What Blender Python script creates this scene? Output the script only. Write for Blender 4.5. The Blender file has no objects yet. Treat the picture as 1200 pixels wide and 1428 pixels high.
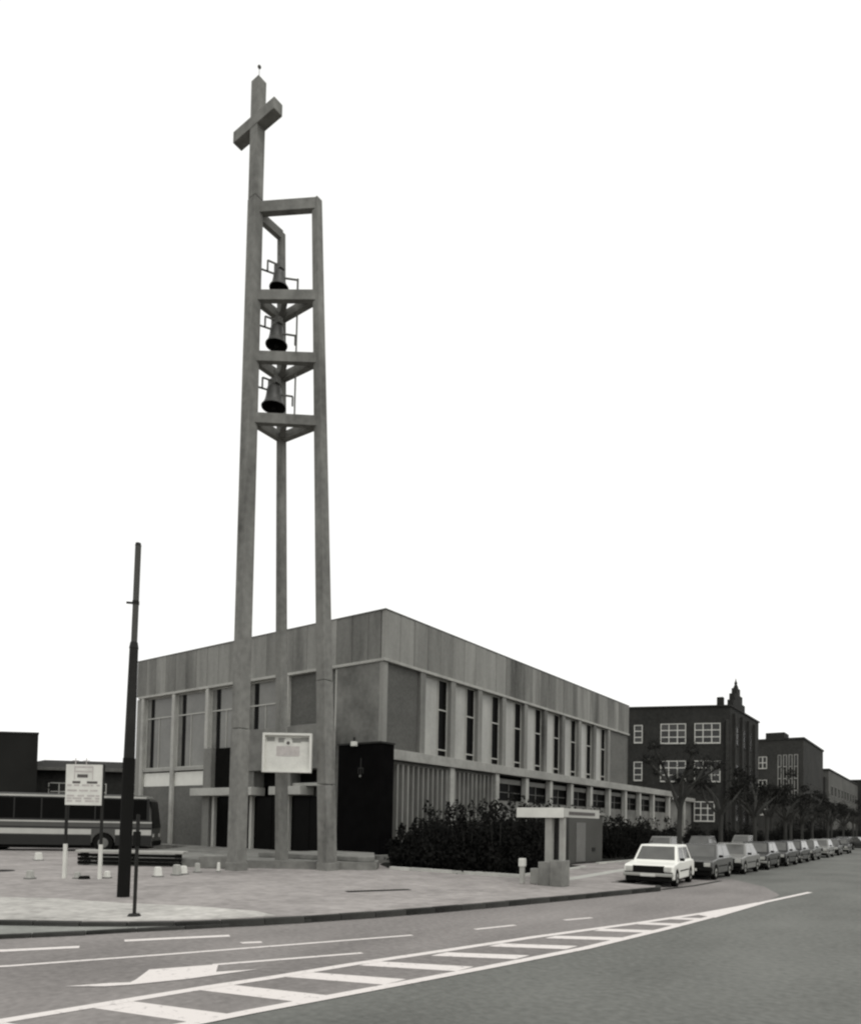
import bpy, bmesh, math, random
from mathutils import Vector, Matrix
random.seed(7)
R = math.radians
scene = bpy.context.scene
COL = scene.collection

# ------------------------------------------------------------------ camera
cam_d = bpy.data.cameras.new('camera'); cam = bpy.data.objects.new('camera', cam_d); COL.objects.link(cam)
F_PX, YAW, PITCH, ROLL, CY, EYE = 982.86, .6335, .0351, .0191, 1114.4, 1.9956
fw = Vector((-math.sin(YAW)*math.cos(PITCH), math.cos(YAW)*math.cos(PITCH), math.sin(PITCH)))
rt0 = Vector((math.cos(YAW), math.sin(YAW), 0)); up0 = rt0.cross(fw)
rt = rt0*math.cos(ROLL) + up0*math.sin(ROLL); up = up0*math.cos(ROLL) - rt0*math.sin(ROLL)
cam.matrix_world = Matrix(((rt.x, up.x, -fw.x, 0), (rt.y, up.y, -fw.y, 0), (rt.z, up.z, -fw.z, EYE), (0, 0, 0, 1)))
cam_d.sensor_fit = 'HORIZONTAL'; cam_d.sensor_width = 36
cam_d.lens = F_PX/1200*36; cam_d.shift_y = (CY-714)/1200
cam_d.clip_start = .1; cam_d.clip_end = 3000
scene.camera = cam

# ------------------------------------------------------------------ sky and sun (overcast)
SUN_EL, SUN_AZ = R(58), R(115)           # azimuth clockwise from +Y
world = bpy.data.worlds.new('World'); scene.world = world; world.use_nodes = True
nt = world.node_tree; nt.nodes.clear()
out = nt.nodes.new('ShaderNodeOutputWorld'); bg = nt.nodes.new('ShaderNodeBackground')
sky = nt.nodes.new('ShaderNodeTexSky'); sky.sky_type = 'NISHITA'; sky.sun_disc = False
sky.sun_elevation = SUN_EL; sky.sun_rotation = SUN_AZ
hs = nt.nodes.new('ShaderNodeHueSaturation'); hs.inputs['Saturation'].default_value = 0
mx = nt.nodes.new('ShaderNodeMixRGB'); mx.inputs[0].default_value = .88
mx.inputs[2].default_value = (7.6, 7.6, 7.45, 1)      # closed white cloud cover
nt.links.new(sky.outputs[0], hs.inputs['Color']); nt.links.new(hs.outputs[0], mx.inputs[1])
nt.links.new(mx.outputs[0], bg.inputs[0]); bg.inputs[1].default_value = .15
nt.links.new(bg.outputs[0], out.inputs[0])
sl = bpy.data.lights.new('sun', 'SUN'); sl.energy = 1.0; sl.angle = R(25); sl.color = (1, .98, .94)
sun = bpy.data.objects.new('sun', sl); COL.objects.link(sun)
sd = Vector((math.sin(SUN_AZ)*math.cos(SUN_EL), math.cos(SUN_AZ)*math.cos(SUN_EL), math.sin(SUN_EL)))
sun.rotation_euler = (-sd).to_track_quat('-Z', 'Y').to_euler(); sun.location = sd*60
vs = scene.view_settings
vs.view_transform = 'Standard'; vs.look = 'None'; vs.gamma = 1; vs.exposure = 0; vs.use_curve_mapping = False
scene.cycles.filter_width = 2.3

# ------------------------------------------------------------------ materials (the photograph is a toned monochrome print)
def tint(v, t='n'):
    k = {'n': (1.0, .995, .925), 'p': (1.05, .985, .945), 'g': (.985, 1.0, .93), 'k': (1, .98, .98), 'w': (1.03, 1.0, .94)}[t]
    return (v*k[0], v*k[1], v*k[2], 1)
MATS = {}
def mat(name, v, t='n', rough=.8, amt=.25, scale=2.0, stretch=(1, 1, 1), bump=.15, bscale=30, rand=0., spec=.06, fine=.12, metal=0, stain=0., coord='Object'):
    if name in MATS: return MATS[name]
    m = bpy.data.materials.new(name); m.use_nodes = True; n = m.node_tree.nodes; l = m.node_tree.links
    b = n['Principled BSDF']; b.inputs['Roughness'].default_value = rough
    b.inputs['Specular IOR Level'].default_value = spec; b.inputs['Metallic'].default_value = metal
    tc = n.new('ShaderNodeTexCoord'); geo = n.new('ShaderNodeNewGeometry')
    src = geo.outputs['Position'] if coord == 'World' else tc.outputs['Object']
    mp = n.new('ShaderNodeMapping'); mp.inputs['Scale'].default_value = stretch; l.new(src, mp.inputs[0])
    def noise(sc, det, vec):
        q = n.new('ShaderNodeTexNoise'); q.inputs['Scale'].default_value = sc; q.inputs['Detail'].default_value = det
        l.new(vec, q.inputs['Vector']); return q.outputs['Fac']
    def math_(op, a, bb):
        q = n.new('ShaderNodeMath'); q.operation = op
        for i, s in enumerate((a, bb)):
            if isinstance(s, (int, float)): q.inputs[i].default_value = s
            else: l.new(s, q.inputs[i])
        return q.outputs[0]
    big = noise(scale, 5, mp.outputs[0]); fin = noise(bscale, 3, src)
    f = math_('ADD', math_('MULTIPLY', math_('SUBTRACT', big, .5), amt*3), math_('MULTIPLY', math_('SUBTRACT', fin, .5), fine*3))
    if rand:
        oi = n.new('ShaderNodeObjectInfo')
        f = math_('ADD', f, math_('MULTIPLY', math_('SUBTRACT', oi.outputs['Random'], .5), rand*2))
    if stain:
        sn = n.new('ShaderNodeTexNoise'); sn.inputs['Scale'].default_value = scale*.35; sn.inputs['Detail'].default_value = 6
        l.new(mp.outputs[0], sn.inputs['Vector'])
        f = math_('SUBTRACT', f, math_('MULTIPLY', math_('MAXIMUM', math_('SUBTRACT', sn.outputs['Fac'], .52), 0.), stain*6))
    f = math_('MAXIMUM', math_('ADD', f, 1.), .25)
    vm = n.new('ShaderNodeVectorMath'); vm.operation = 'SCALE'; vm.inputs[0].default_value = tint(v, t)[:3]; l.new(f, vm.inputs['Scale'])
    l.new(vm.outputs[0], b.inputs['Base Color'])
    if bump:
        bp = n.new('ShaderNodeBump'); bp.inputs['Strength'].default_value = bump; bp.inputs['Distance'].default_value = .02
        l.new(fin, bp.inputs['Height']); l.new(bp.outputs[0], b.inputs['Normal'])
    MATS[name] = m; return m
mat('concrete_tower', .19, amt=.34, scale=.8, stretch=(2.4, 2.4, .5), stain=.35, fine=.22, bscale=4)
mat('concrete_panel', .205, amt=.26, scale=.8, stretch=(2.2, 2.2, .3), rand=.24, stain=.35, fine=.1, bscale=5, coord='World')
mat('concrete_light', .36, amt=.2, scale=1.0, stain=.25, bscale=6)
mat('concrete_ledge', .29, amt=.2, scale=.7, stain=.25, fine=.15, bscale=4, coord='World')
mat('concrete_rough', .165, amt=.34, scale=.8, stain=.35, fine=.15, bscale=4, coord='World')
mat('concrete_fin', .2, amt=.2, scale=1, rand=.12, stain=.2)
mat('concrete_plinth', .20, amt=.3, scale=1.4, stain=.35, fine=.18, bscale=5)
mat('brick_grey', .10, amt=.14, scale=.7, stretch=(1, 1, 2.5), fine=.18, bscale=7, coord='World')
mat('brick_lower', .125, amt=.14, scale=.7, stretch=(1, 1, 2.5), fine=.18, bscale=7, coord='World')
mat('white_panel', .66, amt=.08, fine=.04, bump=.03)
mat('frame_pale', .40, amt=.1, fine=.05, bump=.03)
mat('pane_frosted_sky', .33, amt=.26, scale=.55, stretch=(2, 2, .6), rough=.4, spec=.25, fine=.08, bscale=5, bump=.02, rand=.12, coord='World')  # obscured glass; the white sky's reflection is put into the pale base
mat('pane_front', .17, amt=.3, scale=.6, rough=.35, spec=.3, fine=.08, bscale=4, bump=.02, rand=.12, coord='World')
mat('glass_dark', .005, rough=.3, spec=.03, amt=.2, fine=.02, bump=0)
mat('black_panel', .005, 'k', rough=.9, spec=.0, amt=.3, fine=.05, bump=.03)
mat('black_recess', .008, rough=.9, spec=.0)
mat('metal_dark', .022, rough=.6, spec=.1, amt=.3)
mat('metal_grey', .13, rough=.5, spec=.3, amt=.2)
mat('bell_bronze', .055, rough=.45, spec=.3, amt=.3, scale=3)
mat('iron_black', .01, rough=.7, amt=.2, spec=.05)
mat('post_upper', .075, rough=.6, amt=.25, stretch=(1, 1, .3))
mat('white_paint', .62, rough=.6, amt=.15, fine=.06, bump=.05, stain=.1)
mat('plaza', .275, 'p', rough=.95, amt=.22, scale=.6, fine=.26, bscale=3.5, stain=.2, bump=.3, spec=.03, coord='World')
mat('sidewalk', .40, 'w', rough=.95, amt=.34, scale=.7, fine=.3, bscale=5, stain=.16, bump=.3, spec=.03, coord='World')
mat('asphalt', .148, 'g', rough=.9, amt=.26, scale=.55, fine=.22, bscale=9, bump=.1, stain=.16, spec=.04, stretch=(1, .4, 1), coord='World')
mat('asphalt_lane', .205, 'p', rough=.9, amt=.28, scale=.6, fine=.22, bscale=9, stain=.2, bump=.1, spec=.04, stretch=(1, .4, 1), coord='World')
mat('gutter', .24, 'g', rough=.9, amt=.26, scale=.8, fine=.16, bscale=6, stain=.2, coord='World')
mat('ground', .14, 'n', rough=.9, amt=.2, scale=.1, coord='World')
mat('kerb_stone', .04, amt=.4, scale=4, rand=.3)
mat('kerb_pale', .46, amt=.2, scale=3, rand=.12)
mat('soil', .03, rough=1, amt=.4, scale=3, spec=0)
mat('leaf_shrub', .011, rough=.9, spec=.02, amt=.5, scale=1.5, rand=.25, bump=0)  # near-black leaf tone also carries the shade inside the foliage
mat('leaf_tree', .018, rough=.9, spec=.02, amt=.4, scale=2, bump=0)
mat('bark', .05, rough=.95, amt=.4, scale=2, stretch=(3, 3, .5), bump=.5, bscale=20, spec=.03)
mat('brick_school', .03, amt=.25, scale=.5, fine=.3, bscale=3, coord='World')
mat('brick_school_b', .04, amt=.25, scale=.4, fine=.3, bscale=3, coord='World')
mat('brick_black', .018, amt=.2, scale=.4, fine=.1, coord='World', spec=.02)
mat('render_grey', .11, amt=.22, scale=.3, coord='World', stain=.2)
mat('roof_dark', .03, amt=.2, scale=.6)
mat('frame_white', .5, amt=.15, fine=.1, bump=.05)
mat('pane_sky', .03, rough=.1, spec=.3, amt=.4, scale=.4, fine=.02, bump=0, rand=.6)
mat('car_white', .78, rough=.3, spec=.4, amt=.03, fine=.02, bump=0)
mat('car_grey', .06, rough=.25, spec=.5, amt=.04, fine=.02, bump=0)
mat('car_silver', .17, rough=.25, spec=.5, amt=.04, fine=.02, bump=0)
mat('car_dark', .012, rough=.22, spec=.4, amt=.04, fine=.02, bump=0)
mat('car_glass', .09, rough=.08, spec=.5, amt=.3, fine=.02, bump=0)  # base lightened to paint in the reflections on the windows
mat('chrome', .4, rough=.35, metal=.5, amt=.1, bump=0)
mat('lamp_glass', .5, rough=.15, spec=.5, amt=.05, bump=0)
mat('tyre', .01, rough=.9, spec=.03, amt=.2)
mat('bus_grey', .07, rough=.3, spec=.3, amt=.08, bump=0)
mat('bus_dark', .02, rough=.35, spec=.2, amt=.1, bump=0)
mat('bus_stripe', .42, rough=.4, spec=.3, amt=.1, bump=0)
mat('print_red', .42, 'p', amt=.2, scale=6, bump=0)
mat('print_dark', .1, 'p', amt=.2, scale=6, bump=0)
mat('print_grey', .25, 'n', amt=.2, scale=6, bump=0)
mat('poster', .6, 'n', amt=.15, scale=2, bump=0)

# worn road paint
m = bpy.data.materials.new('road_paint'); m.use_nodes = True; n = m.node_tree.nodes; l = m.node_tree.links; MATS['road_paint'] = m
g_ = n.new('ShaderNodeNewGeometry'); ns = n.new('ShaderNodeTexNoise'); ns.inputs['Scale'].default_value = 9; ns.inputs['Detail'].default_value = 8; ns.inputs['Roughness'].default_value = .7
rp = n.new('ShaderNodeValToRGB'); rp.color_ramp.elements[0].position = .30; rp.color_ramp.elements[1].position = .44
rp.color_ramp.elements[0].color = tint(.3, 'p'); rp.color_ramp.elements[1].color = tint(.62, 'p')
l.new(g_.outputs['Position'], ns.inputs['Vector']); l.new(ns.outputs['Fac'], rp.inputs[0]); l.new(rp.outputs[0], n['Principled BSDF'].inputs['Base Color'])
n['Principled BSDF'].inputs['Roughness'].default_value = .8

# ------------------------------------------------------------------ mesh helpers
class MB:
    def __init__(s): s.v = []; s.f = []
    def add(s, vs_, fs):
        o = len(s.v); s.v += [tuple(p) for p in vs_]; s.f += [tuple(i+o for i in f) for f in fs]; return s
    def box(s, x0, x1, y0, y1, z0, z1):
        return s.add([(x0,y0,z0),(x1,y0,z0),(x1,y1,z0),(x0,y1,z0),(x0,y0,z1),(x1,y0,z1),(x1,y1,z1),(x0,y1,z1)],
                     [(3,2,1,0),(4,5,6,7),(0,1,5,4),(1,2,6,5),(2,3,7,6),(3,0,4,7)])
    def hexa(s, a, b):            # a, b: four points each (bottom loop, top loop), counter-clockwise from above
        return s.add(list(a)+list(b), [(3,2,1,0),(4,5,6,7),(0,1,5,4),(1,2,6,5),(2,3,7,6),(3,0,4,7)])
    def beam(s, p, q, w, h):      # box beam from p to q, width w (horizontal), height h
        p, q = Vector(p), Vector(q); d = (q-p).normalized()
        side = d.cross(Vector((0,0,1)))
        if side.length < 1e-4: side = Vector((1,0,0))
        side.normalize(); u = side.cross(d).normalized(); a = side*w/2; b = u*h/2
        return s.hexa([p-a-b, p+a-b, q+a-b, q-a-b], [p-a+b, p+a+b, q+a+b, q-a+b])
    def prism(s, poly, z0, z1):   # poly in xy, counter-clockwise
        n_ = len(poly)
        return s.add([(x,y,z0) for x,y in poly]+[(x,y,z1) for x,y in poly],
                     [tuple(range(n_-1,-1,-1)), tuple(range(n_,2*n_))]+[(i,(i+1)%n_,n_+(i+1)%n_,n_+i) for i in range(n_)])
    def sideprism(s, poly, x0, x1):  # poly in (y,z), extruded along x
        n_ = len(poly)
        return s.add([(x0,y,z) for y,z in poly]+[(x1,y,z) for y,z in poly],
                     [tuple(range(n_-1,-1,-1)), tuple(range(n_,2*n_))]+[(i,(i+1)%n_,n_+(i+1)%n_,n_+i) for i in range(n_)])
    def tube(s, pts, rad, k=8, cap=True):
        pts = [Vector(p) for p in pts]; o = len(s.v); ref = Vector((0,0,1))
        for i, p in enumerate(pts):
            d = (pts[min(i+1,len(pts)-1)]-pts[max(i-1,0)]).normalized()
            r_ = Vector((1,0,0)) if abs(d.z) > .95 else ref
            a = d.cross(r_).normalized(); b = d.cross(a)
            rr = rad[i] if isinstance(rad, (list,tuple)) else rad
            for j in range(k):
                t = 2*math.pi*j/k; s.v.append(tuple(p+a*math.cos(t)*rr+b*math.sin(t)*rr))
        for i in range(len(pts)-1):
            for j in range(k):
                s.f.append((o+i*k+j, o+i*k+(j+1)%k, o+(i+1)*k+(j+1)%k, o+(i+1)*k+j))
        if cap: s.f.append(tuple(o+j for j in range(k-1,-1,-1))); s.f.append(tuple(o+(len(pts)-1)*k+j for j in range(k)))
        return s
    def lathe(s, prof, k=20, c=(0,0,0)):
        o = len(s.v)
        for r_, z in prof:
            for j in range(k):
                t = 2*math.pi*j/k; s.v.append((c[0]+r_*math.cos(t), c[1]+r_*math.sin(t), c[2]+z))
        for i in range(len(prof)-1):
            for j in range(k): s.f.append((o+i*k+j, o+i*k+(j+1)%k, o+(i+1)*k+(j+1)%k, o+(i+1)*k+j))
        return s
    def build(s, name, m, parent=None, smooth=False, bevel=0, world=True):
        me = bpy.data.meshes.new(name)
        off = parent_loc(parent) if (parent and world) else Vector((0,0,0))
        me.from_pydata([tuple(Vector(p)-off) for p in s.v], [], s.f)
        bm = bmesh.new(); bm.from_mesh(me); bmesh.ops.recalc_face_normals(bm, faces=bm.faces); bm.to_mesh(me); bm.free()
        me.materials.append(MATS[m])
        if smooth:
            for p in me.polygons: p.use_smooth = True
        o = bpy.data.objects.new(name, me); COL.objects.link(o)
        if parent: o.parent = parent
        if bevel:
            md = o.modifiers.new('bevel', 'BEVEL'); md.width = bevel; md.segments = 2; md.limit_method = 'ANGLE'
        return o
def parent_loc(p):
    v = Vector((0,0,0))
    while p: v += p.location; p = p.parent
    return v
ORD = ['first','second','third','fourth','fifth','sixth','seventh','eighth','ninth','tenth','eleventh','twelfth','thirteenth','fourteenth']
def tag(o, label=None, cat=None, group=None, kind=None):
    if label: o['label'] = label
    if cat: o['category'] = cat
    if group: o['group'] = group
    if kind: o['kind'] = kind
    return o
def thing(name, label, cat, loc=(0,0,0), rz=0, group=None):
    o = bpy.data.objects.new(name, None); COL.objects.link(o); o.location = loc; o.rotation_euler.z = rz
    o.empty_display_size = .3
    return tag(o, label, cat, group)
def struct(name, mb, m): return tag(mb.build(name, m), kind='structure')
def copy_tree(o, parent=None):
    c = o.copy(); COL.objects.link(c); c.parent = parent
    for ch in o.children: copy_tree(ch, c)
    return c

# ------------------------------------------------------------------ ground, road, plaza
PZ = .12
struct('ground', MB().add([(-900,-300,-.05),(900,-300,-.05),(900,1200,-.05),(-900,1200,-.05)], [(0,1,2,3)]), 'ground')
road = struct('road', MB().add([(-60,-60,0),(40,-60,0),(40,500,0),(-60,500,0)], [(0,1,2,3)]), 'asphalt')
low_line = [(-6.9,-6),(-6.25,1.0),(-5.98,4.0),(-5.85,4.9),(-5.7,5.7),(-5.47,6.95),(-5.14,8.8),(-4.8,10.9),(-4.52,14),(-4.3,17.2)]
up_line = [(-8.1,-4),(-7.5,2.2),(-7.38,3.2),(-7.24,4.2),(-7.08,5.3),(-6.92,6.1),(-6.73,7.4),(-6.43,8.9),(-5.97,11.3),(-5.2,14.6),(-4.66,17.3),(-4.13,20.9),(-3.62,25.8)]
lane_edge = low_line + [(-4.05,20.9),(-4.2,24),(-5.2,27),(-7.0,30)]
lane = struct('turning_lane', MB().add([(x,y,.004) for x,y in lane_edge]+[(-9.2,30,.004),(-30,30,.004),(-30,-6,.004)], [tuple(range(len(lane_edge)+3))]), 'asphalt_lane')

kerb_main = [(-40,-15.5),(-20,.6),(-16,3.7),(-13.56,5.64),(-12.5,6.45),(-11.85,7.05),(-11.2,7.8),(-10.7,8.7),(-10.3,9.6),(-9.75,11.2),(-9.3,12.8),(-8.75,15.2),(-8.2,18),(-7.65,21),(-7.4,22.3),(-7.6,22.9),(-9.2,23.2),(-9.25,30),(-9.25,300)]
plaza = struct('plaza_pavement', MB().prism(kerb_main+[(-150,300),(-150,-15.5)], -.02, PZ), 'plaza')
gut = [(-40,-17.3),(-20,-1.2),(-15.6,2.2),(-13.2,4.2),(-12.35,5.2),(-11.9,6.0),(-11.55,6.85),(-11.15,7.7),(-10.75,8.6),(-10.3,9.6)]
in_ = [p for p in kerb_main if p[1] <= 9.6]
struct('gutter_strip', MB().prism(gut+in_[::-1][1:], -.02, .06), 'gutter')
# pale slabbed walk along the corner of the plaza
walk = [(-40,-15.2),(-20,.85),(-13.66,5.8),(-12.6,6.62),(-11.98,7.18),(-11.4,7.9),(-10.95,8.7),(-10.7,9.5),(-11.5,9.7),(-13.2,9.3),(-14.6,8.6),(-16.5,8.0),(-19,6.4),(-23,3.0),(-40,-11)]
struct('corner_walk', MB().add([(x,y,PZ+.004) for x,y in walk], [tuple(range(len(walk)))]), 'sidewalk')

def polyline_pts(pl, step, start=0):
    out_ = []; acc = start
    for (x0,y0),(x1,y1) in zip(pl, pl[1:]):
        L_ = math.hypot(x1-x0, y1-y0)
        while acc < L_:
            out_.append((x0+(x1-x0)*acc/L_, y0+(y1-y0)*acc/L_, math.atan2(y1-y0, x1-x0))); acc += step
        acc -= L_
    return out_
def stones(pl, step, w, z0, z1, m, parent, name='kerb_stone'):
    base = None
    for x, y, a in polyline_pts(pl, step, step/2):
        if base is None:
            base = MB().box(-step/2+.006, step/2-.006, -w/2, w/2, z0, z1).build(name, m, parent, bevel=.012); o = base
        else:
            o = base.copy(); COL.objects.link(o); o.parent = parent
        o.location = (x, y, random.uniform(-.006,.006)); o.rotation_euler.z = a+random.uniform(-.006,.006)
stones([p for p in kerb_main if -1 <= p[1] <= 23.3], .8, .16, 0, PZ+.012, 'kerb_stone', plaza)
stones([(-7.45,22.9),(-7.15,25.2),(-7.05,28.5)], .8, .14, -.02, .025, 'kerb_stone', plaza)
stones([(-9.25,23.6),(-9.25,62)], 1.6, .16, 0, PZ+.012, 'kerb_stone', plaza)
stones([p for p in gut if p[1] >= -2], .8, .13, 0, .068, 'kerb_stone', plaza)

def ribbon(pl, w, z):
    mb = MB(); L_ = []; R_ = []
    for i, p in enumerate(pl):
        a = Vector(pl[max(i-1,0)]); b = Vector(pl[min(i+1,len(pl)-1)]); d = (b-a).normalized(); n_ = Vector((-d.y, d.x))*w/2
        L_.append((p[0]+n_.x, p[1]+n_.y, z)); R_.append((p[0]-n_.x, p[1]-n_.y, z))
    k = len(pl); return mb.add(L_+R_, [(i, k+i, k+i+1, i+1) for i in range(k-1)])
ZM = .009
ribbon(up_line, .17, ZM).build('lane_line', 'road_paint', road)
ribbon(low_line+[(-4.35,18.2)], .17, ZM).build('lane_line', 'road_paint', road)
MB().add([(-4.74,16.9,ZM+.002),(-4.22,16.6,ZM+.002),(-4.02,20.9,ZM+.002),(-4.24,20.9,ZM+.002)], [(0,1,2,3)]).build('nose_marking', 'road_paint', road)
su = [(-7.45,2.7),(-7.3,3.9),(-7.14,5.08),(-6.92,6.2),(-6.62,7.4),(-6.3,8.65),(-6.08,9.95),(-5.77,11.35),(-5.48,12.8),(-5.17,14.3),(-4.95,15.6)]
sl_ = [(-6.05,3.2),(-5.92,4.45),(-5.76,5.65),(-5.6,6.9),(-5.38,8.15),(-5.2,9.45),(-5.0,10.75),(-4.77,12.15),(-4.58,13.5),(-4.42,14.9),(-4.4,16.1)]
for a, b in zip(su, sl_):
    MB().add([(a[0],a[1],ZM-.002),(b[0],b[1]-.17,ZM-.002),(b[0]+.02,b[1]+.25,ZM-.002),(a[0]+.02,a[1]+.40,ZM-.002)], [(0,1,2,3)]).build('hatch_stripe', 'road_paint', road)
ribbon([(-12,1.2),(-10.02,4.3),(-9.2,6.2),(-8.4,8.2),(-7.69,10.0)], .11, ZM).build('lane_line', 'road_paint', road)
ribbon([(-8.12,6.1),(-7.2,8.12)], .11, ZM).build('lane_line', 'road_paint', road)
for a, b in (((-7.24,11.36),(-6.96,12.4)), ((-6.56,13.8),(-6.29,14.6))):
    ribbon([a,b], .12, ZM).build('dash_marking', 'road_paint', road)
MB().prism([(-9.3,7.5),(-9.18,7.45),(-9.0,7.72),(-9.12,7.78)], ZM-.004, ZM).build('dash_marking', 'road_paint', road)
ribbon([(-13.2,2.2),(-11.2,4.75),(-10.72,5.6)], .2, ZM).build('edge_line', 'road_paint', road)
ribbon([(-10.75,6.35),(-10.4,7.0),(-9.95,7.8)], .2, ZM).build('edge_line', 'road_paint', road)
arrow = [(-8.34,4.2),(-8.12,4.62),(-7.97,4.80),(-8.05,4.92),(-8.46,5.36),(-8.08,6.16),(-7.7,5.84),(-7.43,6.3),(-7.46,6.14),(-7.62,5.35),(-7.86,4.72),(-8.0,4.5)]
MB().add([(x,y,ZM+.003) for x,y in arrow], [tuple(range(len(arrow)))]).build('direction_arrow', 'road_paint', road)
tag(MB().box(-.95,.95,-.12,.12,-.02,.012).build('drain_grate', 'iron_black'), 'long narrow dark drain grate set in the plaza paving', 'drain')
dg = bpy.data.objects['drain_grate']; dg.location = (-12.65,14.9,PZ); dg.rotation_euler.z = R(66)
for k in range(18): MB().box(-.9+k*.1,-.86+k*.1,-.1,.1,.011,.02).build('bar', 'metal_dark', dg, world=False)

# terrace in front of the church
struct('terrace', MB().prism([(-27.5,14.2),(-18.6,20.75),(-18.25,21.35),(-19.2,22.6),(-21.4,24.2),(-21.4,26.2),(-43.5,26.2),(-43.5,25.0),(-35.6,24.9),(-33.2,22.0)], 0, .42), 'concrete_plinth')

# ------------------------------------------------------------------ bell tower
tower = thing('bell_tower', 'tall slender concrete bell tower of three posts topped by a cross', 'tower', (-20.6,18.3,PZ))
def post(pts, name, m='concrete_tower'):    # pts: (cx, cy, z, wx, wy)
    mb = MB(); vs_ = []; fs = []
    for cx, cy, z, wx, wy in pts: vs_ += [(cx-wx/2,cy-wy/2,z),(cx+wx/2,cy-wy/2,z),(cx+wx/2,cy+wy/2,z),(cx-wx/2,cy+wy/2,z)]
    k = len(pts)
    for i in range(k-1):
        for j in range(4): fs.append((4*i+j, 4*i+(j+1)%4, 4*i+4+(j+1)%4, 4*i+4+j))
    fs += [(3,2,1,0), tuple(4*(k-1)+j for j in range(4))]
    return mb.add(vs_, fs).build(name, m, tower, bevel=.02)
LX, LY = -21.4, 17.0
def Rp(z): t = (z-PZ)/25.7; return (-19.32-.03*t, 19.68-1.42*t)
def Tp(z): t = (z-PZ)/25.5; return (-21.5+.12*t, 19.3-1.0*t)
post([(LX,LY,0,.54,.50),(LX,LY,5.4,.51,.48)], 'post_base')
post([(LX,LY,5.42,.49,.47),(LX,LY,16.6,.47,.45),(LX,LY,25.9,.44,.42)], 'cross_post')
post([(LX,LY,25.93,.42,.40),(LX,LY,30.65,.43,.40)], 'cross_shaft')
MB().box(-22.62,-20.22,LY-.215,LY+.205,28.72,29.18).build('cross_arm', 'concrete_tower', tower, bevel=.02)
def rpost(z0, z1, w0, w1, name, P):
    post([(*P(z0),z0,w0[0],w0[1]),(*P((z0+z1)/2),(z0+z1)/2,(w0[0]+w1[0])/2,(w0[1]+w1[1])/2),(*P(z1),z1,w1[0],w1[1])], name)
rpost(0, 3.4, (.52,.56), (.50,.52), 'post_base', Rp)
rpost(3.43, 7.4, (.49,.51), (.46,.47), 'post', Rp)
rpost(7.42, 25.8, (.45,.46), (.30,.28), 'post', Rp)
rpost(.4, 25.5, (.36,.40), (.24,.24), 'post', Tp)
for x, y, s in ((LX,LY,.60),(*Rp(0),.62)):
    MB().box(x-s/2,x+s/2,y-s/2,y+s/2,.0,.42).build('footing', 'concrete_plinth', tower, bevel=.02)
tp = Vector((*Rp(25.6),25.6))
MB().beam((LX+.1,LY+.1,25.58), tp, .26, .44).build('top_beam', 'concrete_tower', tower, bevel=.015)
MB().beam((LX+.02,LY+.2,25.4), (*Tp(25.4),25.4), .22, .36).build('top_beam', 'concrete_tower', tower, bevel=.015)
for z in (22.12, 19.73, 17.33):
    r_ = Rp(z); t_ = Tp(z)
    MB().beam((LX+.1,LY+.1,z), (r_[0],r_[1],z), .24, .40).build('cross_beam', 'concrete_tower', tower, bevel=.015)
    MB().beam((LX,LY+.2,z-.01), (t_[0],t_[1],z-.01), .22, .36).build('cross_beam', 'concrete_tower', tower, bevel=.015)
    MB().beam((t_[0],t_[1],z-.02), (r_[0],r_[1],z-.02), .22, .34).build('cross_beam', 'concrete_tower', tower, bevel=.015)
    cx = (LX+r_[0]+t_[0])/3; cy = (LY+r_[1]+t_[1])/3
    MB().beam(((LX+r_[0])/2,(LY+r_[1])/2,z-.03), (t_[0],t_[1],z-.03), .2, .2).build('tie_beam', 'concrete_tower', tower)
MB().tube([(LX,LY,30.6),(LX,LY,31.2)], .012, 6).build('lightning_rod', 'metal_grey', tower)
MB().lathe([(.0,-.07),(.06,-.035),(.075,0),(.06,.035),(0,.07)], 10, (LX,LY,31.26)).build('rod_ball', 'metal_grey', tower, smooth=True)
# slim service rails beside the bells
for z0, z1 in ((20.2,21.85),(17.8,19.5),(22.4,23.25)):
    MB().tube([(-20.42,18.38,z0),(-20.42,18.38,z1)], .035, 6).build('rail', 'metal_grey', tower)

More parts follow.
